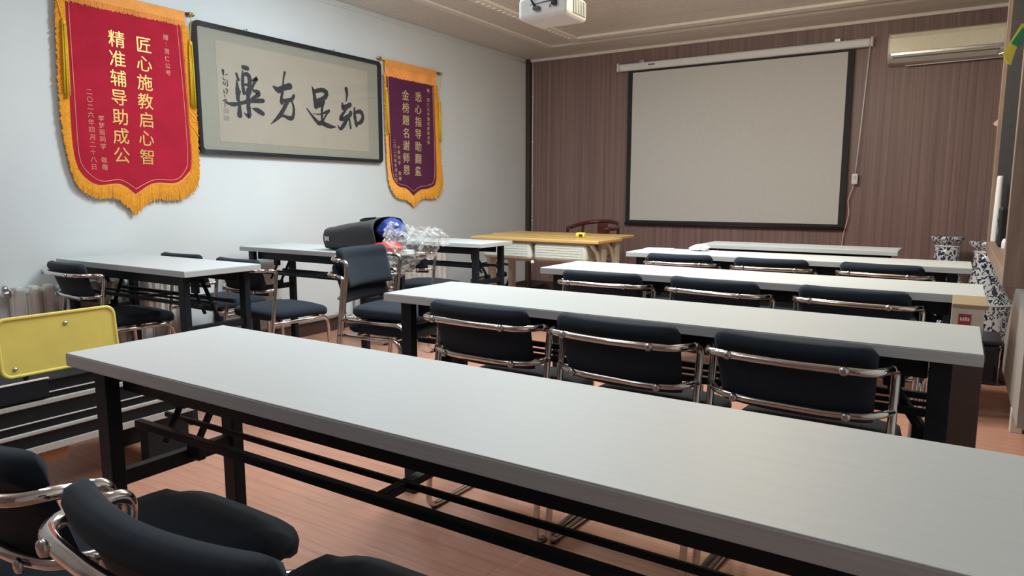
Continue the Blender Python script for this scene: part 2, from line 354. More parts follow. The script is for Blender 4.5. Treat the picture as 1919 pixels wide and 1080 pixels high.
# ------------------------------------------------------------------ projection screen
g = root('projection_screen', (2.31, 6.93, 1.55), 'large white pull-down projection screen with black border on the panelled wall', 'screen')
X0, X1, Z0, Z1 = 1.295-2.31, 3.322-2.31, 0.833-1.55, 2.350-1.55
MB().b2((X0-0.052, 0.0, Z0-0.03), (X1+0.052, 0.004, 0.85)).build('border', 'scrblack', g)
MB().b2((X0, -0.004, Z0), (X1, 0.0, Z1)).build('fabric', 'screen', g)
MB().tube([(X0-0.056, 0.0, Z0-0.037), (X1+0.056, 0.0, Z0-0.037)], 0.014, 12).build('bottom_bar', 'scrblack', g)
b = MB(); b.box((0.012, -0.008, 0.857), (2.35, 0.066, 0.072), 0.018, seg=3); b.build('roller_case', 'white', g)
for s in (-1, 1): MB().box((0.012+s*1.186, -0.008, 0.862), (0.022, 0.076, 0.088), 0.012).build('end_cap', 'white', g)
b = MB()
for x in (-0.92, 0.92): b.box((x, 0.01, 0.905), (0.05, 0.05, 0.03), 0.004)
b.build('mounting_bracket', 'steel', g)
MB().box((-0.80, -0.043, 0.862), (0.07, 0.004, 0.012), 0.001).build('badge', 'vent', g)
MB().tube([(1.185, -0.03, 0.83), (1.172, -0.02, 0.55), (1.15, -0.005, 0.1), (1.13, 0.0, -0.28)], 0.005, 8).build('power_cord', 'white', g)
MB().tube([(1.13, 0.0, -0.34), (1.085, 0.01, -0.50), (1.10, 0.01, -0.62), (1.065, 0.01, -0.80), (1.045, 0.01, -1.10), (1.04, 0.01, -1.40)], 0.005, 8).build('power_cord', 'rose', g)
s = MB().box((1.13, -0.006, -0.31), (0.050, 0.026, 0.095), 0.010, seg=3).build('inline_switch', 'white', g); MB().box((1.13, -0.020, -0.30), (0.020, 0.006, 0.032), 0.002).build('rocker', 'acgrey', s)

# ------------------------------------------------------------------ air conditioner
g = root('air_conditioner', (4.052, 6.975, 2.32), 'ivory wall-mounted air conditioner high on the panelled wall', 'air conditioner')
prof = [(0, -0.125), (0, 0.12), (-0.155, 0.12), (-0.19, 0.105), (-0.205, 0.07), (-0.205, -0.055), (-0.195, -0.09), (-0.15, -0.118), (-0.06, -0.125)]
MB().prism(prof, 'x', -0.40, 0.40).build('housing', 'acgrey', g)
b = MB(); b.prism([(-0.160, 0.118), (-0.192, 0.103), (-0.208, 0.068), (-0.208, -0.045), (-0.200, -0.045), (-0.200, 0.066), (-0.186, 0.096), (-0.158, 0.110)], 'x', -0.395, 0.395); b.build('front_panel', 'ivory', g)
MB().box((0.0, -0.2085, -0.058), (0.77, 0.006, 0.022), 0.002).build('silver_strip', 'steel', g)
MB().box((0.0, -0.172, -0.107), (0.72, 0.05, 0.006), 0.002, Matrix.Rotation(-0.55, 3, 'X')).build('louvre', 'acgrey', g)
MB().box((0.0, -0.185, -0.086), (0.74, 0.032, 0.010), 0.001).build('outlet_slot', 'vent', g)
for s in (-1, 1): MB().prism([(p[0]*1.01-0.001, p[1]*1.02) for p in prof], 'x', s*0.401-0.007, s*0.401+0.007).build('end_cap', 'acgrey', g)
b = MB(); b.tube([(-0.28, -0.06, -0.135), (0.55, -0.06, -0.128)], 0.005, 8); b.build('drain_hose', 'white', g)

# ------------------------------------------------------------------ projector
g = root('projector', (2.487, 3.0, 1.945), 'white projector with plugged cables hanging from the ceiling', 'projector')
b = MB(); b.box((0, 0.11, 0.052), (0.268, 0.22, 0.104), 0.020, seg=3); b.build('housing', 'white', g)
MB().box((0.02, 0.001, 0.060), (0.16, 0.004, 0.062), 0.003).build('port_panel', 'tissue', g)
b = MB(); b.box((0.1345, 0.135, 0.055), (0.004, 0.13, 0.07), 0.001); b.build('vent_grille', 'vent', g)
b = MB()
for k in range(8): b.box((0.1365, 0.075+k*0.017, 0.055), (0.003, 0.006, 0.068))
b.build('vent_slats', 'white', g)
MB().lathe([(0.03, 0), (0.034, 0.01), (0.034, 0.03), (0.026, 0.034)], (-0.06, 0.218, 0.055), 24, axis='y').build('lens', 'blackplastic', g)
p = MB().box((-0.02, -0.014, 0.042), (0.034, 0.026, 0.018), 0.004).build('cable_plug', 'vent', g); MB().tube([(-0.02, -0.02, 0.045), (-0.036, -0.034, 0.075), (-0.038, -0.02, 0.12), (-0.01, 0.08, 0.24), (0.0, 0.13, 0.64)], 0.006, 8).build('cable', 'cable', p)
p = MB().box((0.075, -0.012, 0.062), (0.024, 0.024, 0.034), 0.004).build('power_plug', 'cable', g); MB().tube([(0.075, -0.02, 0.07), (0.05, -0.03, 0.09), (0.03, -0.02, 0.13), (0.03, 0.09, 0.25), (0.02, 0.14, 0.64)], 0.006, 8).build('cable', 'cable', p)
MB().tube([(-0.06, -0.002, 0.066), (0.06, -0.002, 0.072)], 0.003, 6).build('panel_seam', 'vent', g)
MB().box((0.048, -0.001, 0.046), (0.008, 0.004, 0.012)).build('socket', 'vent', g)
b = MB(); b.lathe([(0.022, 0.104), (0.022, 0.65)], (0, 0.11, 0), 16); b.lathe([(0.06, 0.655), (0.06, 0.665)], (0, 0.11, 0), 20)
b.box((0, 0.11, 0.112), (0.16, 0.16, 0.014), 0.004)
for sx in (-1, 1):
    for sy in (-1, 1): b.tube([(sx*0.05, 0.11+sy*0.05, 0.112), (sx*0.115, 0.11+sy*0.085, 0.11)], 0.008, 8)
b.build('ceiling_mount', 'white', g)

# ------------------------------------------------------------------ framed calligraphy
g = root('framed_calligraphy', (0.0, 3.648, 1.79), 'wide black-framed calligraphy of four ink characters on the white wall', 'picture')
CY, CZ_ = 3.648, 1.79; HY, HZ = 0.861, 0.421
fr = MB(); outer = []
def rrect(hy, hz, r, n=6):
    o = []
    for (cy, cz, a0) in ((hy-r, hz-r, 0), (-hy+r, hz-r, 90), (-hy+r, -hz+r, 180), (hy-r, -hz+r, 270)):
        for k in range(n+1): a = math.radians(a0+90*k/n); o.append((cy+r*math.cos(a), cz+r*math.sin(a)))
    return o
A, B = rrect(HY, HZ, 0.035), rrect(HY-0.028, HZ-0.028, 0.02); n = len(A)
vs = {}
for key, pts, xx in (('ob', A, 0.012), ('of', A, 0.040), ('if', B, 0.036), ('ib', B, 0.012)): vs[key] = [fr.bm.verts.new((xx, p[0], p[1])) for p in pts]
for a, b in (('ob', 'of'), ('of', 'if'), ('if', 'ib'), ('ib', 'ob')):
    for k in range(n): fr.bm.faces.new((vs[a][k], vs[a][(k+1) % n], vs[b][(k+1) % n], vs[b][k]))
fr.build('frame', 'frame', g)
MB().b2((0.012, -HY+0.02, -HZ+0.02), (0.018, HY-0.02, HZ-0.02)).build('silk_mount', 'mount', g)
MB().b2((0.018, 2.951-CY, 1.456-CZ_), (0.0195, 4.36-CY, 2.115-CZ_)).build('paper', 'paper', g)
MB().b2((0.029, -HY+0.02, -HZ+0.02), (0.031, HY-0.02, HZ-0.02)).build('glass', 'glass', g)
b = MB()
for y in (-0.45, 0.35): b.tube([(0.006, y, HZ-0.01), (0.02, y-0.01, HZ+0.012), (0.006, y+0.02, HZ+0.02)], 0.005, 8)
b.build('hanging_ring', 'steel', g)
INK=[[(3.158,1.969,0.022),(3.191,1.966,0.025)],[(3.102,1.917,0.014),(3.116,1.88,0.016)],[(3.102,1.873,0.008),(3.105,1.807,0.025),(3.104,1.746,0.02)],[(3.128,1.804,0.008),(3.116,1.781,0.012),(3.108,1.743,0.008)],[(3.153,1.946,0.006),(3.152,1.913,0.017),(3.149,1.857,0.02),(3.154,1.793,0.017)],[(3.158,1.917,0.012),(3.185,1.926,0.023),(3.207,1.898,0.025),(3.198,1.807,0.028)],[(3.154,1.793,0.014),(3.192,1.806,0.017)],[(3.164,1.853,0.012),(3.195,1.857,0.014)],[(3.22,1.883,0.007),(3.266,1.909,0.02),(3.243,1.875,0.017),(3.227,1.827,0.012),(3.271,1.813,0.026),(3.266,1.792,0.023),(3.217,1.77,0.008)],[(3.021,1.715,0.007),(3.06,1.71,0.022),(3.12,1.722,0.017),(3.202,1.748,0.023),(3.264,1.755,0.024),(3.31,1.76,0.023)],[(3.189,1.817,0.025),(3.186,1.715,0.025),(3.189,1.642,0.023),(3.149,1.661,0.005)],[(3.114,1.741,0.011),(3.114,1.685,0.022),(3.112,1.643,0.031)],[(3.216,1.699,0.005),(3.26,1.689,0.026),(3.305,1.67,0.023)],[(3.512,1.984,0.015),(3.498,1.938,0.011),(3.491,1.884,0.012)],[(3.406,1.87,0.012),(3.449,1.852,0.033),(3.494,1.872,0.03),(3.552,1.891,0.036)],[(3.485,1.841,0.017),(3.472,1.798,0.017),(3.474,1.763,0.021)],[(3.471,1.775,0.024),(3.559,1.796,0.021),(3.587,1.827,0.019)],[(3.527,1.781,0.024),(3.486,1.717,0.024),(3.446,1.666,0.024),(3.369,1.603,0.004)],[(3.566,1.785,0.012),(3.582,1.733,0.016),(3.572,1.677,0.021),(3.544,1.659,0.024),(3.484,1.672,0.015),(3.439,1.665,0.012)],[(3.763,1.918,0.005),(3.781,1.871,0.022),(3.796,1.77,0.029)],[(3.79,1.884,0.022),(3.861,1.902,0.025),(3.907,1.886,0.029),(3.884,1.845,0.028),(3.811,1.815,0.022)],[(3.801,1.776,0.022),(3.856,1.798,0.032),(3.878,1.819,0.019)],[(3.865,1.799,0.019),(3.853,1.735,0.016),(3.854,1.652,0.016)],[(3.761,1.716,0.003),(3.836,1.717,0.009),(3.927,1.751,0.019)],[(3.922,1.744,0.012),(3.877,1.692,0.011),(3.858,1.653,0.012)],[(3.706,1.748,0.007),(3.752,1.7,0.014),(3.816,1.649,0.025),(3.849,1.652,0.025),(3.926,1.633,0.026),(3.996,1.632,0.004)],[(4.117,1.942,0.026),(4.124,1.898,0.019),(4.112,1.842,0.006)],[(4.071,1.824,0.013),(4.083,1.789,0.032),(4.157,1.823,0.026)],[(4.11,1.779,0.012),(4.057,1.722,0.023),(4.052,1.695,0.019),(4.144,1.736,0.026),(4.159,1.758,0.027)],[(4.13,1.728,0.026),(4.077,1.652,0.027),(4.04,1.622,0.019),(4.014,1.65,0.004)],[(4.143,1.71,0.012),(4.154,1.638,0.017)],[(4.203,1.802,0.012),(4.205,1.729,0.024),(4.221,1.66,0.02)],[(4.211,1.766,0.017),(4.268,1.778,0.027),(4.296,1.744,0.024),(4.275,1.698,0.027),(4.216,1.673,0.014)]]
SIG=[[(2.999,1.924,0.016),(3.001,1.895,0.007)],[(3.013,1.896,0.003),(3.033,1.905,0.005)],[(3.0,1.881,0.004),(2.999,1.865,0.005),(3.018,1.867,0.003)],[(3.001,1.851,0.004),(2.994,1.84,0.005),(3.006,1.832,0.004),(3.015,1.845,0.004),(3.001,1.851,0.003)],[(3.027,1.866,0.005),(3.028,1.83,0.006),(3.017,1.826,0.003)],[(2.998,1.799,0.004),(3.0,1.777,0.007)],[(3.011,1.805,0.004),(3.025,1.803,0.007),(3.019,1.775,0.006)],[(3.002,1.762,0.006),(3.004,1.75,0.004)],[(2.989,1.725,0.006),(3.013,1.737,0.006)],[(3.002,1.734,0.004),(3.0,1.685,0.004)],[(3.014,1.719,0.014),(3.026,1.707,0.008)]]

def brush(strokes, name, mat, parent):
    mb = MB()
    for si, st in enumerate(strokes):
        pts = []
        P = [(y-CY, z-CZ_, w*1.38) for y, z, w in st]
        for i in range(len(P)-1):
            p0, p1, p2, p3 = P[max(i-1, 0)], P[i], P[i+1], P[min(i+2, len(P)-1)]
            for k in range(6):
                t = k/6
                pts.append([0.5*((2*p1[j]) + (-p0[j]+p2[j])*t + (2*p0[j]-5*p1[j]+4*p2[j]-p3[j])*t*t + (-p0[j]+3*p1[j]-3*p2[j]+p3[j])*t**3) for j in range(3)])
        pts.append(list(P[-1])); x = 0.0200 + 0.00003*si
        L, R_ = [], []
        for i, p in enumerate(pts):
            a, b = pts[max(i-1, 0)], pts[min(i+1, len(pts)-1)]
            d = Vector((b[0]-a[0], b[1]-a[1])); d = d.normalized() if d.length > 1e-7 else Vector((1, 0)); nn = Vector((-d.y, d.x)); h = max(p[2], 0.003)*0.5*(1+0.12*math.sin(i*2.3+si))
            L.append((p[0]+nn.x*h, p[1]+nn.y*h)); R_.append((p[0]-nn.x*h, p[1]-nn.y*h))
        VL = [mb.bm.verts.new((x, *q)) for q in L]; VR = [mb.bm.verts.new((x, *q)) for q in R_]
        for k in range(len(VL)-1): mb.bm.faces.new((VL[k], VL[k+1], VR[k+1], VR[k]))
        for e, (q, tangent) in enumerate(((pts[0], -1), (pts[-1], 1))):
            cxy = (q[0], q[1]); h = max(q[2], 0.003)*0.5
            rim = [mb.bm.verts.new((x+0.00001, cxy[0]+h*math.cos(2*math.pi*k/10), cxy[1]+h*math.sin(2*math.pi*k/10))) for k in range(10)]
            mb.bm.faces.new(rim)
    return mb.build(name, mat, parent)
brush(INK, 'brush_characters', 'ink', g); brush(SIG, 'signature', 'ink', g)
b = MB()
for z in (1.661, 1.612): b.b2((0.0195, 3.008-0.022-CY, z-0.017-CZ_), (0.0198, 3.008+0.022-CY, z+0.017-CZ_))
b.build('seal_stamp', 'seal', g)

# ------------------------------------------------------------------ pennant banners
def smooth_poly(P, n=5):
    out = []
    for i in range(len(P)-1):
        p0, p1, p2, p3 = P[max(i-1, 0)], P[i], P[i+1], P[min(i+2, len(P)-1)]
        for k in range(n):
            t = k/n
            out.append(tuple(0.5*((2*p1[j]) + (-p0[j]+p2[j])*t + (2*p0[j]-5*p1[j]+4*p2[j]-p3[j])*t*t + (-p0[j]+3*p1[j]-3*p2[j]+p3[j])*t**3) for j in range(2)))
    out.append(P[-1]); return out
def banner(name, yc, zc, label, field, line, fringe, rod, tassels, fmat, text_big, text_small, bigmat):
    """field/line/fringe: open outlines from top left round the bottom point to top right, tip index given"""
    g = root(name, (0.0, yc, zc), label, 'banner', 'award pennants on the left wall')
    off = lambda pts: [(p[0]-yc, p[1]-zc) for p in pts]
    def two(P, tip): P = off(P); return smooth_poly(P[:tip+1])[:-1] + smooth_poly(P[tip:])
    F, Ln, Fr = two(*field), two(*line), two(*fringe)
    ztop = rod[0][1]-zc
    MB().prism([(F[0][0], ztop-0.05)] + F + [(F[-1][0], ztop-0.05)], 'x', 0.026, 0.029).build('velvet_field', fmat, g)
    # satin border sheet behind the field and fringe threads hanging off it
    def resample(P, n):
        d = [0]
        for a, b in zip(P, P[1:]): d.append(d[-1]+math.hypot(b[0]-a[0], b[1]-a[1]))
        o = []; j = 0
        for k in range(n):
            s = d[-1]*k/(n-1)
            while j < len(d)-2 and d[j+1] < s: j += 1
            t = (s-d[j])/max(d[j+1]-d[j], 1e-9); o.append((P[j][0]*(1-t)+P[j+1][0]*t, P[j][1]*(1-t)+P[j+1][1]*t))
        return o
    N = 420
    def halves(P, n):
        k = min(range(len(P)), key=lambda i: P[i][1]); return resample(P[:k+1], n//2) + resample(P[k:], n//2)
    FI, FO = halves(F, N), halves(Fr, N)
    bd = MB(); mids = [(a[0]*0.55+b[0]*0.45, a[1]*0.55+b[1]*0.45) for a, b in zip(FI, FO)]
    bd.prism([(mids[0][0], ztop)] + mids + [(mids[-1][0], ztop)], 'x', 0.022, 0.0255); bd.build('satin_border', 'orange', g)
    th = MB(); rnd = random.Random(3)
    for k in range(N):
        a, b = FI[k], FO[k]; e = rnd.uniform(0.90, 1.06); x0 = 0.0265 + rnd.uniform(0, 0.004)
        dx, dz = b[0]-a[0], b[1]-a[1]; L = math.hypot(dx, dz) or 1e-6; tx, tz = -dz/L*0.0036, dx/L*0.0036
        s0 = 0.10; q = [(a[0]+dx*s0, a[1]+dz*s0, x0), (a[0]+dx*0.55, a[1]+dz*0.55, x0+0.005), (a[0]+dx*e, a[1]+dz*e, x0+rnd.uniform(-0.001, 0.006))]
        Lv = [th.bm.verts.new((x, y+tx, z+tz)) for y, z, x in q]; Rv = [th.bm.verts.new((x, y-tx, z-tz)) for y, z, x in q]; Cv = [th.bm.verts.new((x+0.003, y, z)) for y, z, x in q]
        for i in range(2):
            th.bm.faces.new((Lv[i], Lv[i+1], Cv[i+1], Cv[i])); th.bm.faces.new((Cv[i], Cv[i+1], Rv[i+1], Rv[i]))
    th.build('fringe', 'fringe', g)
    # band along the top under the rod: satin sleeve with a short fringe
    y0, y1 = Fr[0][0], Fr[-1][0]; zb = F[0][1]
    b = MB(); b.prism([(y0+0.02, ztop+0.005), (y1-0.02, ztop+0.005), (y1-0.02, ztop-0.055), (y0+0.02, ztop-0.055)], 'x', 0.029, 0.036); b.build('rod_sleeve', 'orange', g)
    th = MB(); n = 150
    for k in range(n):
        y = y0+0.02+(y1-y0-0.04)*k/(n-1); x0 = 0.0305+rnd.uniform(0, 0.003); zz = zb-0.012+rnd.uniform(-0.006, 0.006)
        v = [th.bm.verts.new(c) for c in ((x0, y-0.0032, ztop-0.04), (x0+0.002, y, ztop-0.04), (x0, y+0.0032, ztop-0.04), (x0, y-0.0032, zz), (x0+0.003, y, zz), (x0, y+0.0032, zz))]
        th.bm.faces.new((v[0], v[1], v[4], v[3])); th.bm.faces.new((v[1], v[2], v[5], v[4]))
    th.build('top_fringe', 'orange', g)
    MB().tube([(0.0305, p[0], p[1]) for p in Ln], 0.0028, 6).build('piping', 'pink', g)
    r0, r1 = off(rod); rd = MB().tube([(0.024, r0[0], r0[1]), (0.024, r1[0], r1[1])], 0.009, 10).build('rod', 'brass', g)
    for p, s in ((r0, -1), (r1, 1)):
        MB().lathe([(0.011, -0.012), (0.015, -0.006), (0.016, 0.0), (0.010, 0.008), (0.013, 0.016), (0.012, 0.022), (0.004, 0.034)] if s > 0 else [(0.004, -0.034), (0.012, -0.022), (0.013, -0.016), (0.010, -0.008), (0.016, 0), (0.015, 0.006), (0.011, 0.012)], (0.024, p[0], p[1]), 16, axis='y').build('finial', 'brass', g)
    for (ya, za), (yb, zb2) in tassels:
        ya, yb, za, zb2 = ya-yc, yb-yc, za-zc, zb2-zc; t = MB()
        t.tube([(0.040, (r0 if ya < 0 else r1)[0], ztop), (0.042, ya, za)], 0.0025, 6)
        t.lathe([(0.006, 0.03), (0.012, 0.02), (0.012, 0.0)], (0.043, ya, za-0.02), 12)
        for k in range(26):
            a = rnd.uniform(0, 6.28); r = 0.013*math.sqrt(rnd.random()); e = rnd.uniform(0.94, 1.03)
            t.tube([(0.043+0.6*r*math.cos(a), ya+r*math.sin(a), za-0.02), (0.046+0.7*r*math.cos(a), (ya+yb)/2+1.2*r*math.sin(a), (za+zb2)/2), (0.044+0.8*r*math.cos(a), yb+1.4*r*math.sin(a), za+(zb2-za)*e)], 0.0026, 5)
        t.build('tassel', 'tassel', g)
    pl = lambda u, v, w: (0.0295+w*1.6, u, v)
    glyphs([(c, y-yc, z-zc, s) for c, y, z, s in text_big], pl, 'large_lettering', bigmat, g, 0.006, 0.0016)
    glyphs([(c, y-yc, z-zc, s) for c, y, z, s in text_small], pl, 'small_lettering', 'palegold' if bigmat == 'palegold' else 'pink', g, 0.002, 0.0012)
    return g
def col(chars, p, q, s):
    n = len(chars)
    return [(c, p[0]+(q[0]-p[0])*k/(n-1), p[1]+(q[1]-p[1])*k/(n-1), s) for k, c in enumerate(chars) if c != ' ']
banner('pennant_banner', 2.37, 1.60, 'large crimson pennant banner with golden fringe and gold lettering, left of the framed calligraphy',
  ([(2.034, 2.165), (2.024, 1.826), (2.012, 1.488), (2.014, 1.329), (2.043, 1.226), (2.125, 1.160), (2.26, 1.165), (2.348, 1.104), (2.464, 1.172), (2.61, 1.176), (2.690, 1.231), (2.722, 1.298), (2.722, 1.547), (2.714, 1.933), (2.704, 2.16)], 7),
  ([(2.046, 2.16), (2.038, 1.604), (2.037, 1.33), (2.066, 1.239), (2.146, 1.178), (2.261, 1.186), (2.348, 1.133), (2.465, 1.189), (2.601, 1.192), (2.668, 1.243), (2.698, 1.336), (2.697, 1.674), (2.680, 2.16)], 6),
  ([(1.975, 2.16), (1.960, 1.816), (1.955, 1.595), (1.967, 1.372), (2.015, 1.150), (2.118, 1.075), (2.226, 1.075), (2.338, 0.973), (2.445, 1.060), (2.606, 1.066), (2.723, 1.108), (2.772, 1.205), (2.783, 1.552), (2.772, 1.876), (2.755, 2.16)], 7),
  ((1.966, 2.238), (2.776, 2.238)), [((2.006, 2.04), (1.993, 1.633)), ((2.757, 2.06), (2.755, 1.654))], 'red',
  col('匠心施教启心智', (2.458, 1.994), (2.430, 1.329), 0.100) + col('精准辅导助成公', (2.296, 1.999), (2.278, 1.332), 0.100),
  col('赠：周仁公考', (2.600, 2.064), (2.603, 1.853), 0.036) + col('二〇二六年四月二十八日', (2.120, 1.679), (2.114, 1.258), 0.036) + col('李梦瑶同学 敬赠', (2.174, 1.536), (2.174, 1.259), 0.036), 'gold')
banner('pennant_banner', 4.91, 1.60, 'smaller-looking dark plum pennant banner with pale gold lettering, right of the framed calligraphy',
  ([(4.585, 2.119), (4.597, 1.624), (4.620, 1.295), (4.698, 1.184), (4.818, 1.155), (4.908, 1.093), (5.010, 1.145), (5.150, 1.165), (5.240, 1.245), (5.234, 1.67), (5.218, 2.112)], 5),
  ([(4.600, 2.115), (4.610, 1.625), (4.635, 1.295), (4.69, 1.205), (4.818, 1.176), (4.905, 1.128), (5.000, 1.172), (5.127, 1.186), (5.211, 1.25), (5.220, 1.55), (5.203, 2.107)], 5),
  ([(4.545, 2.12), (4.552, 1.621), (4.569, 1.293), (4.605, 1.150), (4.680, 1.070), (4.814, 1.045), (4.915, 0.985), (5.031, 1.057), (5.190, 1.060), (5.300, 1.100), (5.341, 1.20), (5.309, 1.555), (5.275, 2.12)], 6),
  ((4.515, 2.243), (5.323, 2.232)), [((4.561, 2.00), (4.568, 1.622)), ((5.289, 1.975), (5.291, 1.602))], 'purple',
  col('悉心指导助翻盘', (4.997, 1.979), (4.977, 1.315), 0.094) + col('金榜题名谢师恩', (4.822, 1.975), (4.818, 1.317), 0.094),
  col('赠：同仁公考面试晨航老师', (5.139, 2.053), (5.133, 1.58), 0.036) + col('二〇二六年五月七日', (4.667, 1.563), (4.678, 1.229), 0.036) + col('小袁同学 敬赠', (4.717, 1.516), (4.729, 1.241), 0.036), 'palegold')
# ------------------------------------------------------------------ long folding desks
def make_desk(L, D, name='folding_desk'):
    g = root(name, (0, 0, 0), 'x', 'desk')
    h = L/2; hd = D/2
    t = MB(); t.b2((-h, -hd, 0.7205), (h, hd, 0.7475), 0.0015, 0); t.b2((-h+0.0012, -hd+0.0012, 0.7470), (h-0.0012, hd-0.0012, 0.75), 0.001, 1)
    t.build('tabletop', ['edge', 'top'], g)
    for s in (-1, 1): MB().b2((-h+0.106, s*(hd-0.0775)-0.0125, 0.665), (h-0.106, s*(hd-0.0775)+0.0125, 0.7205), 0.002).build('rail', 'black', g)
    for sx in (-1, 1):
        x = sx*(h-0.080)
        for sy in (-1, 1):
            b = MB(); b.b2((x-0.024, sy*(hd-0.045)-0.016, 0.012), (x+0.024, sy*(hd-0.045)+0.016, 0.720), 0.003); b.b2((x-0.026, sy*(hd-0.045)-0.018, 0), (x+0.026, sy*(hd-0.045)+0.018, 0.02), 0.003); b.build('leg', 'black', g)
        MB().b2((x-0.013, -hd+0.061, 0.437), (x+0.013, hd-0.061, 0.473), 0.002).build('crossbar', 'black', g)
        b = MB(); b.tube([(x-sx*0.016, 0.03, 0.46), (x-sx*0.16, 0.03, 0.675)], 0.012, 4); b.box((x-sx*0.03, 0.03, 0.475), (0.05, 0.022, 0.05), 0.004); b.build('folding_brace', 'black', g)
        b = MB(); b.box((x-sx*0.10, -0.045, 0.645), (0.05, 0.02, 0.06), 0.004); b.tube([(x-sx*0.10, -0.045, 0.62), (x-sx*0.03, -0.045, 0.52)], 0.010, 4); b.build('latch', 'black', g)
    for y, a, b in ((-hd+0.115, 0.009, 0.018), (-0.015, 0.005, 0.012), (hd-0.115, 0.009, 0.018)): MB().b2((-h+0.066, y-a, 0.576-b), (h-0.066, y+a, 0.576), 0.002).build('rack_bar', 'black', g)
    for x in ([-0.065] if L > 1.5 else [0.0]): [MB().b2((x-0.011, a, 0.560), (x+0.011, b, 0.576), 0.002).build('rack_crosspiece', 'black', g) for a, b in ((-hd+0.124, -0.020), (-0.010, hd-0.124))]
    return g
def put(o, loc, label, group, rz=0.0):
    o.location = loc; o.rotation_euler = (0, 0, rz); o['label'] = label
    if group: o['group'] = group
    return o
desk_long = make_desk(1.80, 0.40); desk_short = make_desk(1.20, 0.42); desk_low = make_desk(1.25, 0.36)
GD, GL = 'pale grey folding desks in the right-hand rows', 'short grey folding desks along the left wall'
put(desk_long, (3.475, 0.942, 0), 'large pale grey folding desk nearest the camera, its dark rack over the bare floor', GD)
put(copy_tree(desk_long), (3.4125, 2.038, 0), 'long pale grey folding desk, second row from the camera, three chairs pushed in', GD)
put(copy_tree(desk_long), (3.4435, 3.105, 0), 'long pale grey folding desk, third row, with a white carton at its right end', GD)
put(copy_tree(desk_long), (3.418, 4.205, 0), 'long pale grey folding desk, fourth row, with crumpled tissue and papers on top', GD)
put(desk_low, (3.315, 5.13, 0), 'bare pale grey folding desk nearest the projection screen', GD)
put(desk_short, (0.665, 2.065, 0), 'short grey folding desk against the left wall behind the yellow chair back', GL)
put(copy_tree(desk_short), (0.722, 3.19, 0), 'short grey folding desk against the left wall carrying the charcoal shopping bag', GL)
put(copy_tree(desk_short), (0.785, 4.26, 0), 'short grey folding desk on the left just in front of the yellow oak desks', GL)

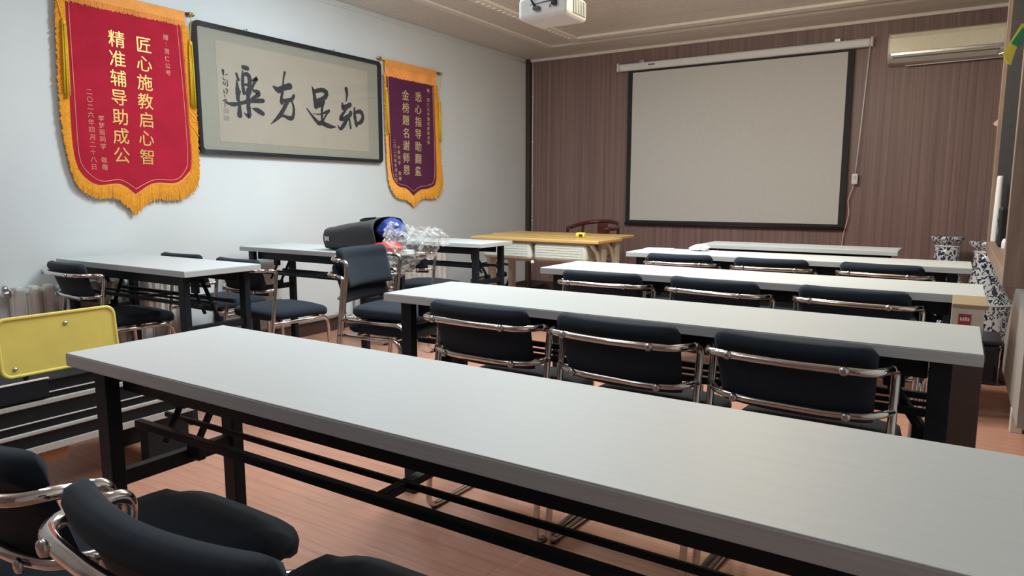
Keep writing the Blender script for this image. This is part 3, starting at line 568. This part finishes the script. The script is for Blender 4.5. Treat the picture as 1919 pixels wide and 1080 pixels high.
# ------------------------------------------------------------------ chrome-framed chairs
def make_chair():
    g = root('stacking_chair', (0, 0, 0), 'x', 'chair', 'black chrome-framed stacking chairs')
    # seat cushion
    b = MB(); nu, nv = 28, 8
    def seat(u, v):
        a = 2*math.pi*u; e = 0.42
        cx = math.copysign(abs(math.cos(a))**e, math.cos(a)); sy = math.copysign(abs(math.sin(a))**e, math.sin(a))
        lay = [(0.0, 0.418), (0.94, 0.418), (0.99, 0.428), (1.0, 0.442), (0.985, 0.458), (0.93, 0.468), (0.7, 0.473), (0.35, 0.474), (0.0, 0.474)]
        k, z = lay[int(round(v*8))]
        y = 0.145+0.215*sy*k; x = 0.212*cx*k*(1.0-0.04*(y < 0.08))
        return (x, y, z - (0.014 if y > 0.305 else 0)*k - 0.004*math.cos(x*7)*0)
    b.grid(seat, nu, nv); bmesh.ops.remove_doubles(b.bm, verts=b.bm.verts, dist=1e-5); b.build('seat', 'fabric', g)
    # backrest pad with a rolled top edge, curved in plan
    prof = []
    def cen(t): return (-0.090-0.060*t, 0.560+0.195*t)
    nrm = Vector((0.95, 0.30)).normalized()
    N = 14
    for i in range(N+1):
        t = i/N; w = 0.012+0.012*max(0, (t-0.72)/0.28)**0.7
        if i > N-3: w *= {N-2: 1.0, N-1: 0.86, N: 0.45}[i]
        if i == 0: w *= 0.5
        prof.append((t, w))
    pts = [(t, w) for t, w in prof] + [(t, -w*(1.25 if t > 0.8 else 1)) for t, w in reversed(prof)]
    b = MB(); nu = 26
    def back(u, v):
        s = 2*u-1; t, w = pts[int(round(v*len(pts))) % len(pts)]
        ed = abs(s); shrink = 1 if ed < 0.93 else math.sqrt(max(0.0, 1-((ed-0.93)/0.07)**2))*0.9+0.1
        tt = t; lim = 1 - 0.10*max(0, (ed-0.86)/0.14)**2.2; tt = min(t, 1)*lim
        cy, cz = cen(tt); x = s*(0.195 - 0.012*(1-t))
        return (x, cy + nrm.x*w*shrink + 0.036*s*s, cz + nrm.y*w*shrink)
    gr = b.grid(back, nu, len(pts)); bmesh.ops.remove_doubles(b.bm, verts=b.bm.verts, dist=1e-5)
    for e in (gr[0], gr[-1]):
        try: b.bm.faces.new([v for v in dict.fromkeys(e) if v.is_valid])
        except Exception: pass
    b.build('backrest', 'fabric', g)
    r = 0.0105
    up = [(-0.218, -0.075, 0.699), (-0.195, -0.150, 0.702), (-0.13, -0.168, 0.704), (0, -0.178, 0.704), (0.13, -0.168, 0.704), (0.195, -0.150, 0.702), (0.218, -0.075, 0.699)]
    u = MB().tube(up, r, 10, 0, 0.05).build('upper_back_rail', 'chrome', g)
    lo = [(-0.222, -0.045, 0.592), (-0.188, -0.095, 0.585), (-0.10, -0.114, 0.581), (0.10, -0.114, 0.581), (0.188, -0.095, 0.585), (0.222, -0.045, 0.592)]
    l = MB().tube(lo, r*0.92, 10, 0, 0.04).build('lower_back_rail', 'chrome', g)
    for rail, y, z in ((u, -0.187, 0.704), (l, -0.123, 0.581)):
        for x in (-0.135, 0.135):
            MB().lathe([(0.012, 0), (0.010, -0.006), (0.004, -0.008)], (x, y+(0.012 if z > 0.6 else 0.004), z), 12, axis='y').build('bolt', 'steel', rail)
    for s in (-1, 1):
        x = s*0.222
        MB().tube([(s*0.216, -0.082, 0.699), (x, -0.03, 0.694), (x, -0.115, 0.0125), (x, 0.32, 0.0125), (x, 0.30, 0.405), (x, -0.07, 0.405)], r, 10, 0, 0.05).build('side_frame', 'chrome', g)
        b = MB()
        for y in (-0.07, 0.25): b.box((x, y, 0.006), (0.022, 0.035, 0.012), 0.003)
        b.build('foot_glide', 'blackplastic', g)
    b = MB()
    for y in (0.02, 0.26): b.tube([(-0.222, y, 0.405), (0.222, y, 0.405)], 0.009, 8)
    b.build('seat_crossbar', 'chrome', g)
    return g
chair0 = make_chair(); first = [True]
GR, GLC = 'chairs pushed up to the right-hand rows', 'chairs around the short desks on the left'
def chair(x, y, rz, label, group, z=0.0):
    c = chair0 if first[0] else copy_tree(chair0); first[0] = False
    return put(c, (x, y, z), label, group, rz)
chair(3.02, 0.52, 0.0, 'black chair at the bottom left corner of the photo, drawn up to the nearest desk', 'chairs at the nearest desk')
chair(3.525, 0.515, 0.0, 'black chair at the nearest desk, its padded back lowest in the foreground', 'chairs at the nearest desk')
for x, a, w in ((2.975, -0.035, 'left-hand'), (3.455, -0.075, 'middle'), (3.925, -0.075, 'right-hand')):
    chair(x, 1.890, a, 'black chair with chrome rails pushed in at the second-row desk, %s of three' % w, GR)
for x, a, w in ((2.895, 0.03, 'left-hand'), (3.42, -0.13, 'middle'), (3.94, -0.10, 'right-hand')):
    chair(x, 2.955, a, 'black chair with chrome rails pushed in at the third-row desk, %s of three' % w, GR)
for x, a, w in ((2.875, 0.06, 'left-hand'), (3.39, 0.05, 'middle'), (3.945, -0.13, 'right-hand')):
    chair(x, 4.05, a, 'black chair with chrome rails pushed in at the fourth-row desk, %s of three' % w, GR)
chair(0.42, 1.86, -0.06, 'black chair on the near side of the short desk, just behind the yellow chair back', GLC)
chair(0.395, 2.50, 0.0, 'black chair showing only its top edge over the left desk, the one nearer the wall', GLC)
chair(0.965, 2.475, -0.06, 'black chair between the two left desks with its seat turned to the aisle', GLC)
chair(0.97, 3.80, 0.0, 'black chair behind the clear plastic film, facing the desk by the oak desks', GLC)
SX, SY, SR = 1.735, 2.63, -1.46
chair(SX-0.015, SY, SR, 'black chair at the bottom of the sideways pair below the shopping bag', GLC)
chair(SX+0.012, SY+0.002, SR, 'black chair stacked on top of another, its back turned sideways below the shopping bag', GLC, 0.078)

# ------------------------------------------------------------------ oak double desks at the front
def make_oak():
    g = root('double_desk', (0, 0, 0), 'x', 'desk', 'yellow oak double desks')
    MB().box((0, 0, 0.747), (1.17, 0.44, 0.026), 0.006).build('desktop', 'oak', g)
    for s in (-1, 1):
        b = MB(); b.box((s*0.245, -0.02, 0.655), (0.465, 0.36, 0.135), 0.028, seg=4)
        for k in range(5): b.box((s*0.245, -0.2005, 0.615+k*0.02), (0.40, 0.003, 0.004), 0.001)
        b.build('storage_bin', 'grey', g)
    MB().box((0, -0.02, 0.728), (1.0, 0.34, 0.018), 0.002).build('under_panel', 'cabinet', g)
    MB().box((0, -0.02, 0.573), (0.98, 0.05, 0.03), 0.004).build('cross_rail', 'cabinet', g)
    for s in (-1, 1):
        b = MB(); b.box((s*0.515, 0, 0.375), (0.045, 0.075, 0.71), 0.010); b.box((s*0.515, 0, 0.030), (0.05, 0.40, 0.045), 0.012)
        b.tube([(s*0.515, -0.03, 0.42), (s*0.515, -0.05, 0.56), (s*0.515, -0.10, 0.66), (s*0.515, -0.19, 0.725)], 0.016, 8)
        b.build('leg', 'grey', g)
    MB().lathe([(0.012, 0), (0.016, 0.01), (0.006, 0.026)], (0, -0.19, 0.560), 12).build('hook', 'white', g)
    return g
oak = make_oak(); put(oak, (1.428, 4.885, 0), 'yellow oak double desk with two grey storage bins, the nearer one holding the tape measure', 'yellow oak double desks')
put(copy_tree(oak), (1.335, 5.345, 0), 'yellow oak double desk close behind the other oak desk, towards the panelled wall', 'yellow oak double desks')
g = root('tape_measure', (1.705, 4.985, 0.760), 'yellow and black tape measure lying on the oak desk', 'tape measure')
MB().box((0, 0, 0.020), (0.075, 0.05, 0.040), 0.012, seg=4).build('case', 'yflag', g); MB().box((0.012, -0.026, 0.018), (0.03, 0.003, 0.018), 0.004).build('grip', 'blackplastic', g); MB().box((0.075, 0.0, 0.004), (0.08, 0.02, 0.002)).build('blade', 'yflag', g)
# dark red round-backed armchair
g = root('armchair', (1.272, 6.05, 0), 'dark red lacquered round-backed wooden armchair behind the oak desks', 'armchair', rz=math.pi)
MB().box((0, 0.0, 0.44), (0.46, 0.42, 0.035), 0.012).build('seat', 'redwood', g)
P = [(0.24*math.cos(a), -0.05+0.26*math.sin(a)*-1, 0.78+0.055*max(0, math.sin(a))) for a in [math.radians(-35+250*k/22) for k in range(23)]]
MB().tube(P, 0.019, 10).build('back_rail', 'redwood', g)
MB().box((0, -0.26, 0.63), (0.11, 0.016, 0.37), 0.004).build('splat', 'redwood', g)
for s in (-1, 1):
    MB().tube([(s*0.20, -0.18, 0), (s*0.20, -0.18, 0.45), (s*0.19, -0.21, 0.80)], 0.015, 8).build('leg', 'redwood', g); MB().tube([(s*0.20, 0.17, 0), (s*0.20, 0.17, 0.45), (s*0.22, 0.06, 0.78)], 0.015, 8).build('leg', 'redwood', g)
MB().box((0, 0.18, 0.12), (0.4, 0.02, 0.03), 0.004).build('stretcher', 'redwood', g)

# ------------------------------------------------------------------ stack of folded desks and yellow chair back
SXc, SYc = 1.345, 1.08
def flat_desk(z, top_t, frame_h, label, upside, legs=False, trim=False):
    g = root('folded_desk', (SXc, SYc, z), label, 'desk', 'folded desks stacked beside the nearest desk')
    fz = 0 if upside is False else 0
    tt = MB(); tt.b2((-0.20, -0.62, frame_h), (0.206, 0.62, frame_h+top_t), 0.003); tt.build('tabletop', 'black' if top_t < 0.01 else 'edge', g)
    for s in (-1, 1): MB().b2((s*0.185-0.012, -0.60, 0.0), (s*0.185+0.012, 0.60, frame_h), 0.002).build('rail', 'black', g)
    for y in (-0.45, 0.0, 0.45): MB().b2((-0.173, y-0.015, 0.0), (0.173, y+0.015, frame_h), 0.002).build('crossbar', 'black', g)
    if trim: MB().b2((0.197, -0.60, frame_h*0.34), (0.204, 0.60, frame_h*0.34+0.003)).build('trim_highlight', 'white', g)  # metal trim coloured white to carry its highlight
    return g
gA = root('folded_desk', (SXc, SYc, 0), 'grey-edged desk at the bottom of the folded stack, propped low above the floor', 'desk', 'folded desks stacked beside the nearest desk')
MB().b2((-0.20, -0.62, 0.185), (0.20, 0.64, 0.213), 0.003).build('tabletop', 'edge', gA)
for sy in (-0.28, 0.50):
    for sx in (-1, 1): MB().b2((sx*0.15-0.03, sy-0.09, 0), (sx*0.15+0.03, sy+0.09, 0.185), 0.004).build('leg', 'black', gA)
MB().b2((0.15, -0.06, 0.135), (0.178, 0.12, 0.185), 0.01).build('wooden_wedge', 'brownwood', gA)
flat_desk(0.213, 0.014, 0.046, 'thin folded desk lying second from the bottom of the stack', False)
flat_desk(0.273, 0.018, 0.087, 'folded desk third from the bottom of the stack, with a pale edge and a highlight painted on its trim', False, trim=True)
g4 = flat_desk(0.378, 0.006, 0.064, 'black folded desk on top of the stack, under the yellow chair back', False, trim=True)
MB().b2((0.2005, -0.60, 0.010), (0.2085, 0.055, 0.074), 0.002).build('front_panel', 'black', g4); MB().b2((0.1985, -0.60, 0.074), (0.2105, 0.058, 0.079), 0.001).build('trim_highlight', 'white', g4)  # chrome top edge made white, its highlight put into the colour
YB = root('chair_back', (1.50, 1.215, 0.4485), 'yellow plastic chair back with two steel screws standing on the folded desks', 'chair back')
YB.rotation_euler = (0, -0.10, 0)
b = MB(); hy, hz, r = 0.205, 0.108, 0.035
def rr(hy, hz, r, n=8):
    o = []
    for (cy, cz, a0) in ((hy-r, hz-r, 0), (-hy+r, hz-r, 90), (-hy+r, -hz+r, 180), (hy-r, -hz+r, 270)):
        for k in range(n+1): a = math.radians(a0+90*k/n); o.append((cy+r*math.cos(a), cz+r*math.sin(a)))
    return o
zc = hz+0.012
loops = []
for (ins, x) in ((0.004, -0.012), (0.0, -0.006), (0.0, 0.004), (0.004, 0.008), (0.009, 0.008), (0.013, 0.003)):
    loops.append([b.bm.verts.new((x, p[0], p[1]+zc)) for p in rr(hy-ins, hz-ins, r-ins*0.6)])
n = len(loops[0])
for a, c in zip(loops, loops[1:]):
    for k in range(n): b.bm.faces.new((a[k], a[(k+1) % n], c[(k+1) % n], c[k]))
b.bm.faces.new(loops[0][::-1]); b.bm.faces.new(loops[-1]); b.build('shell', 'yellow', YB)
for y, z in ((0.022, 0.062), (-0.158, -0.075)): MB().lathe([(0.008, 0.0), (0.007, 0.004), (0.002, 0.006)], (0.003, y, z+zc), 14, axis='x').build('screw', 'steel', YB)
for y in (-0.12, 0.12): MB().tube([(-0.02, y, 0.004), (-0.02, y, 0.19)], 0.009, 8).build('mounting_tube', 'steel', YB)

# ------------------------------------------------------------------ shopping bag and its contents
g = root('shopping_bag', (0.86, 3.16, 0.75), 'charcoal shopping bag lying on its side on the left desk, mouth towards the screen', 'bag')
b = MB()
def bag(u, v):
    # u along the bag from base (0) to mouth (1), v round the section
    a = 2*math.pi*v; w = 0.10+0.045*u; h = 0.070+0.035*u; e = 0.62
    c, s = math.cos(a), math.sin(a); cy = math.copysign(abs(c)**e, c)*w; cz = math.copysign(abs(s)**e, s)*h
    crumple = 0.004*math.sin(9*u+3*v*6.28)*math.sin(5*v*6.28)
    return (0.455*u - 0.02*cz/h*u, cy+crumple + 0.03*u, h + cz + 0.004 + crumple)
gr = b.grid(bag, 16, 36)
bmesh.ops.remove_doubles(b.bm, verts=b.bm.verts, dist=1e-5)
b.bm.verts.ensure_lookup_table()
base = [v for v in gr[0] if v.is_valid]; b.bm.faces.new(base[::-1])
o = b.build('body', 'bag', g); sol = o.modifiers.new('thickness', 'SOLIDIFY'); sol.thickness = 0.003
MB().tube([(0.40, -0.04, 0.212), (0.31, -0.055, 0.203), (0.265, -0.045, 0.190), (0.285, -0.005, 0.195), (0.38, 0.02, 0.208)], 0.005, 8, 0, 0.03).build('handle', 'cable', g)
MB().tube([(0.02, 0.03, 0.02), (-0.03, 0.02, 0.014), (-0.045, -0.02, 0.012), (0.01, -0.04, 0.016)], 0.006, 8, 0, 0.02).build('handle', 'cable', g)
b = MB()
for dx in (0, 0.013, 0.026): b.box((0.022+dx, -0.1025, 0.075), (0.008, 0.004, 0.030 if dx != 0.013 else 0.022), 0.001)
b.build('logo', 'logowhite', g)
def blob(name, mat, loc, rad, label, cat, seed, amp=0.25, sub=3):
    b = MB(); bb = bmesh.new(); bmesh.ops.create_icosphere(bb, subdivisions=sub, radius=1.0); rn = random.Random(seed)
    ph = [rn.uniform(0, 6.28) for _ in range(6)]
    for v in bb.verts:
        c = v.co; k = 1+amp*(0.5*math.sin(3.1*c.x+ph[0])*math.cos(2.7*c.y+ph[1])+0.35*math.sin(5.3*c.z+ph[2]+2*c.x)+0.3*math.sin(7.7*c.y+ph[3])*math.sin(6.1*c.x+ph[4])+0.15*rn.uniform(-1, 1))
        v.co = Vector((c.x*rad[0]*k, c.y*rad[1]*k, c.z*rad[2]*k))
    b.join(bb); o = b.build(name, mat, None, loc)
    for f in o.data.polygons: f.use_smooth = sub > 3
    return tag(o, label, cat)
blob('wrapped_bundle', 'blue', (1.325, 3.185, 0.880), (0.10, 0.085, 0.072), 'blue plastic-wrapped bundle filling the mouth of the shopping bag', 'bundle', 4, 0.14)
blob('wrapped_packet', 'redwrap', (1.375, 3.100, 0.790), (0.085, 0.075, 0.036), 'red wrapped packet at the lower lip of the shopping bag', 'packet', 9, 0.18)
# crumpled clear film spilling from the bag and hanging down
b = MB(); rn = random.Random(5)
def film(u, v):
    # u across, v down the fall
    top = Vector((1.36+0.20*u, 3.08+0.24*u, 0.925-0.045*u)); drop = Vector((1.50+0.09*u, 2.93+0.52*u, 0.56+0.25*u))
    q = top.lerp(drop, v); bulge = math.sin(math.pi*v)*0.10
    q += Vector((0.6*bulge, -0.75*bulge, 0.25*bulge))
    j = 0.017
    q += Vector((j*math.sin(17*u+9*v), j*math.cos(23*v+7*u), j*math.sin(19*u-15*v)*1.2))
    return q + Vector((rn.uniform(-1, 1), rn.uniform(-1, 1), rn.uniform(-1, 1)))*0.010
b.grid(film, 30, 30); o = tag(b.build('plastic_film', 'film'), 'crumpled clear plastic film spilling out of the shopping bag over the chair', 'film')
for f in o.data.polygons: f.use_smooth = False
MB_ = None

# ------------------------------------------------------------------ small things on and under the desks
b = MB(); b.box((0, 0, 0.004), (0.17, 0.11, 0.008), 0.001, Matrix.Rotation(0.1, 3, 'Z')); o = b.build('paper_pad', 'tissue', None, (2.63, 4.275, 0.75)); tag(o, 'thin white paper pad on the fourth-row desk behind a chair', 'paper')
o = blob('crumpled_tissue', 'tissue', (2.885, 4.325, 0.7685), (0.052, 0.045, 0.020), 'crumpled white tissue on the fourth-row desk', 'tissue', 21, 0.5, 3)
g = root('stool', (4.292, 2.735, 0), 'box-sided stool in shaded-floor brown under the cream carton at the end of the third-row desk', 'stool')
MB().box((0, 0, 0.585), (0.11, 0.25, 0.03), 0.006).build('seat', 'stool', g)
for sy in (-1, 1): MB().box((0, sy*0.105, 0.285), (0.10, 0.022, 0.57), 0.003).build('side_panel', 'stool', g)
MB().box((0, 0, 0.20), (0.09, 0.188, 0.02), 0.003).build('stretcher', 'stool', g)
g = root('carton', (4.245, 2.62, 0.6), 'slim cream carton with a red label at the end of the third-row desk', 'carton')
b = MB(); b.b2((0, 0, 0), (0.088, 0.24, 0.142), 0.002); b.build('box', 'carton', g)
MB().b2((0.0, 0.0, 0.142), (0.098, 0.24, 0.156), 0.002).build('lid_flap', 'cardbrown', g)
MB().b2((0.020, -0.0015, 0.090), (0.054, 0.0, 0.125)).build('red_label', 'logo', g)
b = MB()
for k, wz in enumerate((0.010, 0.010, 0.012, 0.010)): b.b2((0.0245+k*0.0068, -0.0022, 0.103), (0.0290+k*0.0068, -0.0014, 0.103+wz))
b.build('label_print', 'logowhite', g)
MB().b2((0.0, -0.0015, 0.004), (0.088, 0.0, 0.076)).build('blue_print', 'sky', g); MB().b2((0.088, 0.0, 0.004), (0.0895, 0.235, 0.085)).build('teal_print', 'teal', g)
g = root('storage_box', (1.39, 5.64, 0), 'small white box on the floor under the oak desks', 'box'); MB().box((0, 0, 0.13), (0.26, 0.2, 0.26), 0.006).build('body', 'white', g); MB().box((0.0, 0, 0.268), (0.27, 0.21, 0.02), 0.004).build('lid', 'blackplastic', g)
b = MB(); rn = random.Random(2)
for k in range(6): b.tube([(0.72+0.03*k, 5.70, 0.008), (0.75+0.03*k, 5.68, 0.14+0.02*rn.random()), (0.86+0.025*k, 5.66, 0.235+0.01*k), (0.97+0.02*k, 5.64, 0.20), (1.03+0.02*k, 5.62, 0.008)], 0.006, 6, 0, 0.08)
tag(b.build('cable_bundle', 'cable'), 'bundle of black cables on the floor by the corner under the oak desks', 'cables')
# folding luggage trolley on the floor behind the last short desk
g = root('hand_trolley', (0.36, 5.52, 0), 'black folding hand trolley on the floor by the far end of the left wall', 'trolley')
MB().box((0.05, 0, 0.17), (0.42, 0.26, 0.02), 0.006).build('platform', 'blackplastic', g)
b = MB()
for y in (-0.11, 0.11): b.tube([(0.20, y, 0.18), (0.30, y, 0.42), (0.06, y, 0.44)], 0.012, 8, 0, 0.03)
b.tube([(0.06, -0.11, 0.44), (0.06, 0.11, 0.44)], 0.012, 8); b.build('handle_frame', 'blackplastic', g)
MB().box((0.08, 0.0, 0.30), (0.30, 0.22, 0.05), 0.015, Matrix.Rotation(-0.25, 3, 'Y')).build('pad', 'blackplastic', g); MB().tube([(-0.06, -0.112, 0.262), (0.22, -0.112, 0.335)], 0.006, 8).build('trim_bar', 'chrome', g)
for x in (-0.10, 0.20):
    for y in (-0.12, 0.12): MB().lathe([(0.03, -0.015), (0.08, -0.013), (0.085, 0), (0.08, 0.013), (0.03, 0.015)], (x, y, 0.085), 22, axis='y').build('wheel', 'cable', g)

# ------------------------------------------------------------------ right-hand side: display shelf, cabinet, vases
g = root('display_shelf', (4.39, 3.0, 0.775), 'tall brown wooden open display shelf mounted along the right wall', 'shelf')
W_, Y_ = 0.56, 1.85
MB().b2((0, 0, 0), (W_, 0.065, 1.82), 0.003).build('end_panel', 'shelf', g); MB().b2((0, Y_-0.03, 0), (W_, Y_, 1.82), 0.003).build('end_panel', 'shelf', g)
MB().b2((0, 0.065, 0), (W_, Y_-0.03, 0.062), 0.003).build('bottom_board', 'shelf', g); MB().b2((0, 0.065, 1.76), (W_, Y_-0.03, 1.82), 0.003).build('top_board', 'shelf', g)
MB().b2((W_-0.02, 0.065, 0.062), (W_, Y_-0.03, 1.76)).build('back_panel', 'shelfdark', g)
MB().b2((0.02, Y_-0.034, 0.062), (W_-0.02, Y_-0.03, 1.76)).build('end_lining', 'shelfdark', g)
MB().b2((0.10, 0.065, 1.10), (W_-0.02, Y_-0.03, 1.125), 0.003).build('shelf_board', 'shelf', g)
g = root('speaker', (4.49, 4.42, 0.837), 'small black speaker box standing inside the wooden display shelf', 'speaker')
MB().box((0, 0, 0.10), (0.14, 0.20, 0.20), 0.010).build('cabinet', 'blackplastic', g)
for z, r_ in ((0.06, 0.042), (0.145, 0.022)): MB().lathe([(r_, 0.0), (r_*0.9, -0.006), (r_*0.4, -0.002)], (-0.069, 0.0, z), 20, axis='x').build('driver', 'vent', g)
MB().b2((-0.03, -0.102, 0.11), (0.03, -0.10, 0.13)).build('label', 'logowhite', g)
g = MB().lathe([(0.022, 0), (0.024, 0.004), (0.024, 0.035), (0.020, 0.045), (0.016, 0.05)], (0, 0, 0), 18).build('bottle', 'white', None, (4.455, 4.20, 0.837)); tag(g, 'small white bottle beside the black speaker in the display shelf', 'bottle')
g = MB().lathe([(0.020, 0), (0.022, 0.01), (0.016, 0.36), (0.014, 0.37)], (0, 0, 0), 16).build('paper_roll', 'white', None, (4.425, 4.76, 0.837)); tag(g, 'tall white paper roll standing at the far end of the display shelf', 'paper roll')
# little prayer flag hung on the shelf and a rose tag
g = root('pennant_flag', (4.378, 3.75, 1.76), 'small yellow and green cloth flag hung on the edge of the display shelf', 'flag')
b = MB(); b.prism([(-0.027, -0.056), (0.03, 0.064), (0.051, 0.056), (0.018, -0.045), (0.006, -0.105), (-0.006, -0.098)], 'y', -0.004, 0.004); b.build('yellow_cloth', 'yflag', g)
b = MB(); b.prism([(0.0, -0.015), (0.033, 0.045), (0.06, 0.03), (0.03, -0.038)], 'y', -0.010, -0.0045); b.build('green_cloth', 'green', g)
MB().tube([(-0.040, 0, -0.055), (0.03, 0, -0.035)], 0.003, 6).build('stick', 'tissue', g)
g = MB().prism([(-0.03, 0.0), (0.0, 0.03), (0.035, 0.012), (0.01, -0.012), (-0.02, -0.016)], 'y', -0.004, 0.004).build('paper_tag', 'rose', None, (4.40, 4.868, 1.505)); tag(g, 'small rose paper tag stuck at the far edge of the display shelf', 'tag')
# pale cabinet below the shelf
g = root('low_cabinet', (4.52, 3.62, 0), 'pale grey slope-fronted cabinet on white feet under the wooden display shelf', 'cabinet')
MB().prism([(0, 0.10), (1.50, 0.10), (0.62, 0.755), (0, 0.755)], 'x', 0, 0.40).build('body', 'cabinet', g)
for y in (0.33, 1.40):
    for x in (0.0, 0.36): MB().b2((x-0.004, y-0.06, 0), (x+0.045, y, 0.11), 0.003).build('foot', 'white', g)
# porcelain drum vases
def vase(x, y, s, label):
    g = root('porcelain_vase', (x, y, 0), label, 'vase', 'blue and white porcelain vases in the corner')
    MB().lathe([(r_*s, z*s) for r_, z in ((0.155, 0.0), (0.165, 0.01), (0.170, 0.10), (0.165, 0.24), (0.175, 0.30), (0.178, 0.315), (0.168, 0.33), (0.140, 0.37), (0.112, 0.42), (0.095, 0.50), (0.086, 0.62), (0.084, 0.69))], (0, 0, 0), 40).build('body', 'vase', g)
    MB().lathe([(r_*s, z*s) for r_, z in ((0.085, 0.69), (0.100, 0.715), (0.118, 0.735), (0.120, 0.75), (0.112, 0.757), (0.085, 0.752))], (0, 0, 0), 40).build('rim', 'vase', g)
    for z, r_ in ((0.318, 0.1785), (0.68, 0.0855)): MB().lathe([(r_*s, z*s-0.006), (r_*s+0.003, z*s), (r_*s, z*s+0.006)], (0, 0, 0), 40).build('band', 'white', g)
    return g
vase(4.185, 6.60, 1.02, 'blue and white porcelain vase by the panelled wall, the farther of the pair')
vase(4.445, 6.05, 1.02, 'blue and white porcelain vase partly behind the wooden display shelf, the nearer of the pair')
g = root('storage_crate', (4.30, 4.98, 0), 'dark blue-black crate on the floor in front of the nearer vase', 'crate')
MB().box((0.06, 0, 0.12), (0.28, 0.34, 0.24), 0.02).build('body', 'blackplastic', g); MB().box((0.06, 0, 0.25), (0.30, 0.36, 0.024), 0.008).build('lid', 'blackplastic', g)
